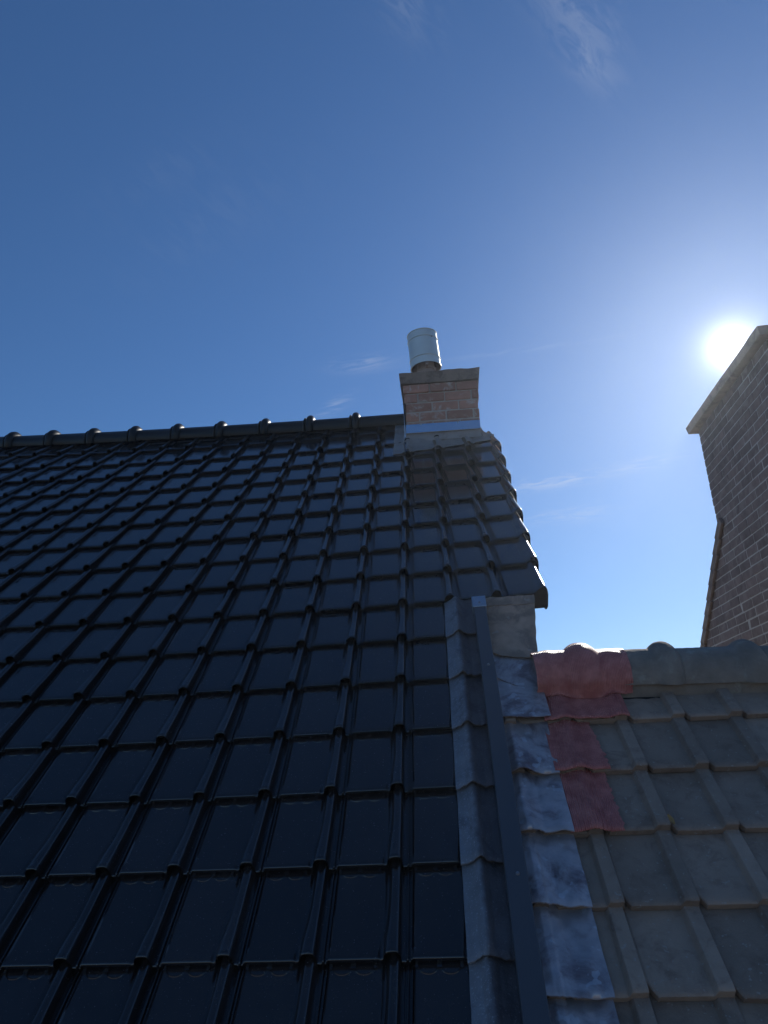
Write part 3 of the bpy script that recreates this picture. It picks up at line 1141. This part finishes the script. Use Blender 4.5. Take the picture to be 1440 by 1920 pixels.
while k < 12:
    d0 = q - .10 + sl_len * (k + 1)
    P = Vector((UG, AY + d0 * cs, AZ - d0 * sn + .065))
    # local +y points up the slope (towards the chimney), local z outwards
    m = Matrix(((1, 0, 0, P.x), (0, -cs, sn, P.y), (0, sn, cs, P.z), (0, 0, 0, 1)))
    m = m @ Matrix.Scale(-1, 4, (0, 0, 0)) if False else m
    link('verge_tile', VT, nroof, m @ Matrix.Rotation(-.09 + random.gauss(0, .012), 4, 'X'))
    k += 1

# ================================================================== CHIMNEY COWL
cowl = empty('chimney_cowl', (.150, 3.235, 3.57))
tag(cowl, 'galvanised steel drum cowl leaning slightly on the small brick chimney', 'cowl')
cowl.rotation_euler = (rad(2), rad(-3.4), 0)
R0 = .124
H0, H1 = .165, .475
prof = [(R0 - .004, H0), (R0 + .004, H0 - .002), (R0 + .004, H0 + .012), (R0, H0 + .014), (R0, H0 + .062), (R0 + .0045, H0 + .066), (R0 + .0045, H0 + .074), (R0, H0 + .078),
        (R0 - .001, H1 - .070), (R0 + .0035, H1 - .066), (R0 + .0035, H1 - .058), (R0 - .001, H1 - .054), (R0 - .001, H1 - .008), (R0 + .003, H1 - .004), (R0 + .003, H1), (R0 - .006, H1 + .002)]
v, f = lathe(prof, 56); 
v2, f2 = lathe([(R0 - .004, H0), (R0 - .006, H1 - .02)], 56)
link('drum', fixn(mesh('drum', v, f, STEEL, True, 40)), cowl)
link('drum_lining', mesh('drum_lining', v2, f2, STEELD, True, 40), cowl)
v, f = lathe([(R0 - .006, H1 - .004), (R0 * .7, H1 + .008), (.0005, H1 + .014)], 56)
link('drum_lid', fixn(mesh('drum_lid', v, f, STEEL, True, 40)), cowl)
v, f = lathe([(.072, -.02), (.072, .13), (.078, .135), (.078, .15), (.072, .155), (.072, .24), (.066, .24), (.066, -.02)], 36)
link('flue_pipe', fixn(mesh('flue_pipe', v, f, STEELD, True, 40)), cowl)
v, f = lathe([(.0005, .30), (.092, .27), (.095, .262)], 36)
link('baffle', fixn(mesh('baffle', v, f, STEELD, True, 40)), cowl)
for q in range(3):
    t = rad(35 + 120 * q)
    vv, ff = bevbox(.068, R0 - .002, -.010, .010, H0 - .03, H0 + .03, .002)
    vv = [(x * math.cos(t) - y * math.sin(t), x * math.sin(t) + y * math.cos(t), z) for x, y, z in vv]
    link('bracket', fixn(mesh('bracket', vv, ff, STEELD, False)), cowl)
for tdeg, hz in ((-52, H1 - .075), (-8, H1 - .062), (-8, H0 + .07)):
    t = rad(tdeg)
    vv, ff = lathe([(0, .006), (.004, .006), (.0065, 0)], 8)
    vv = [((R0 + z + .002) * math.cos(t) - x * math.sin(t), (R0 + z + .002) * math.sin(t) + x * math.cos(t), y + hz) for x, y, z in vv]
    link('rivet', fixn(mesh('rivet', vv, ff, SCREW)), cowl)

# ================================================================== SMALL THINGS
leaf_at = W(U0 + .012, V0 - 3 * GR + .012, NB + .006)
vs, fs = shell(5, 7, lambda s, t: ((s - .5) * .016 * math.sin(math.pi * (.1 + .85 * t)), t * .034, .004 * (2 * s - 1) ** 2 + .006 * t * t),
               lambda s, t: ((s - .5) * .016 * math.sin(math.pi * (.1 + .85 * t)), t * .034, .004 * (2 * s - 1) ** 2 + .006 * t * t - .0008))
lf = link('dry_leaf', fixn(mesh('dry_leaf', vs, fs, LEAF)), None, Matrix.Translation(leaf_at) @ ROT @ Matrix.Rotation(.35, 4, 'Z'))
tag(lf, 'tiny dry brown leaf caught in a joint of the grey tiles', 'leaf')

# ------------------------------------------------------------------ ground
g = link('ground', mesh('ground', [(-1500, -1500, -5), (1500, -1500, -5), (1500, 1500, -5), (-1500, 1500, -5)], [(0, 1, 2, 3)], SOIL, False))
tag(g, kind='structure')

# ------------------------------------------------------------------ thin scattering volume added to imitate lens glare over the roofs
hm = bpy.data.materials.new('glare_haze'); hm.use_nodes = True
w = NT(hm.node_tree)
for n in list(w.n): w.n.remove(n)
pv = w.node('ShaderNodeVolumePrincipled'); ho = w.node('ShaderNodeOutputMaterial')
pv.inputs['Color'].default_value = (.74, .86, 1, 1); pv.inputs['Density'].default_value = GLARE_HAZE
pv.inputs['Anisotropy'].default_value = .8
w.l.new(pv.outputs[0], ho.inputs['Volume'])
tag(link('glare_haze', mesh('glare_haze', *boxv(-1520, 1520, -1520, 1520, -6, 4.4), hm, False)), kind='stuff')
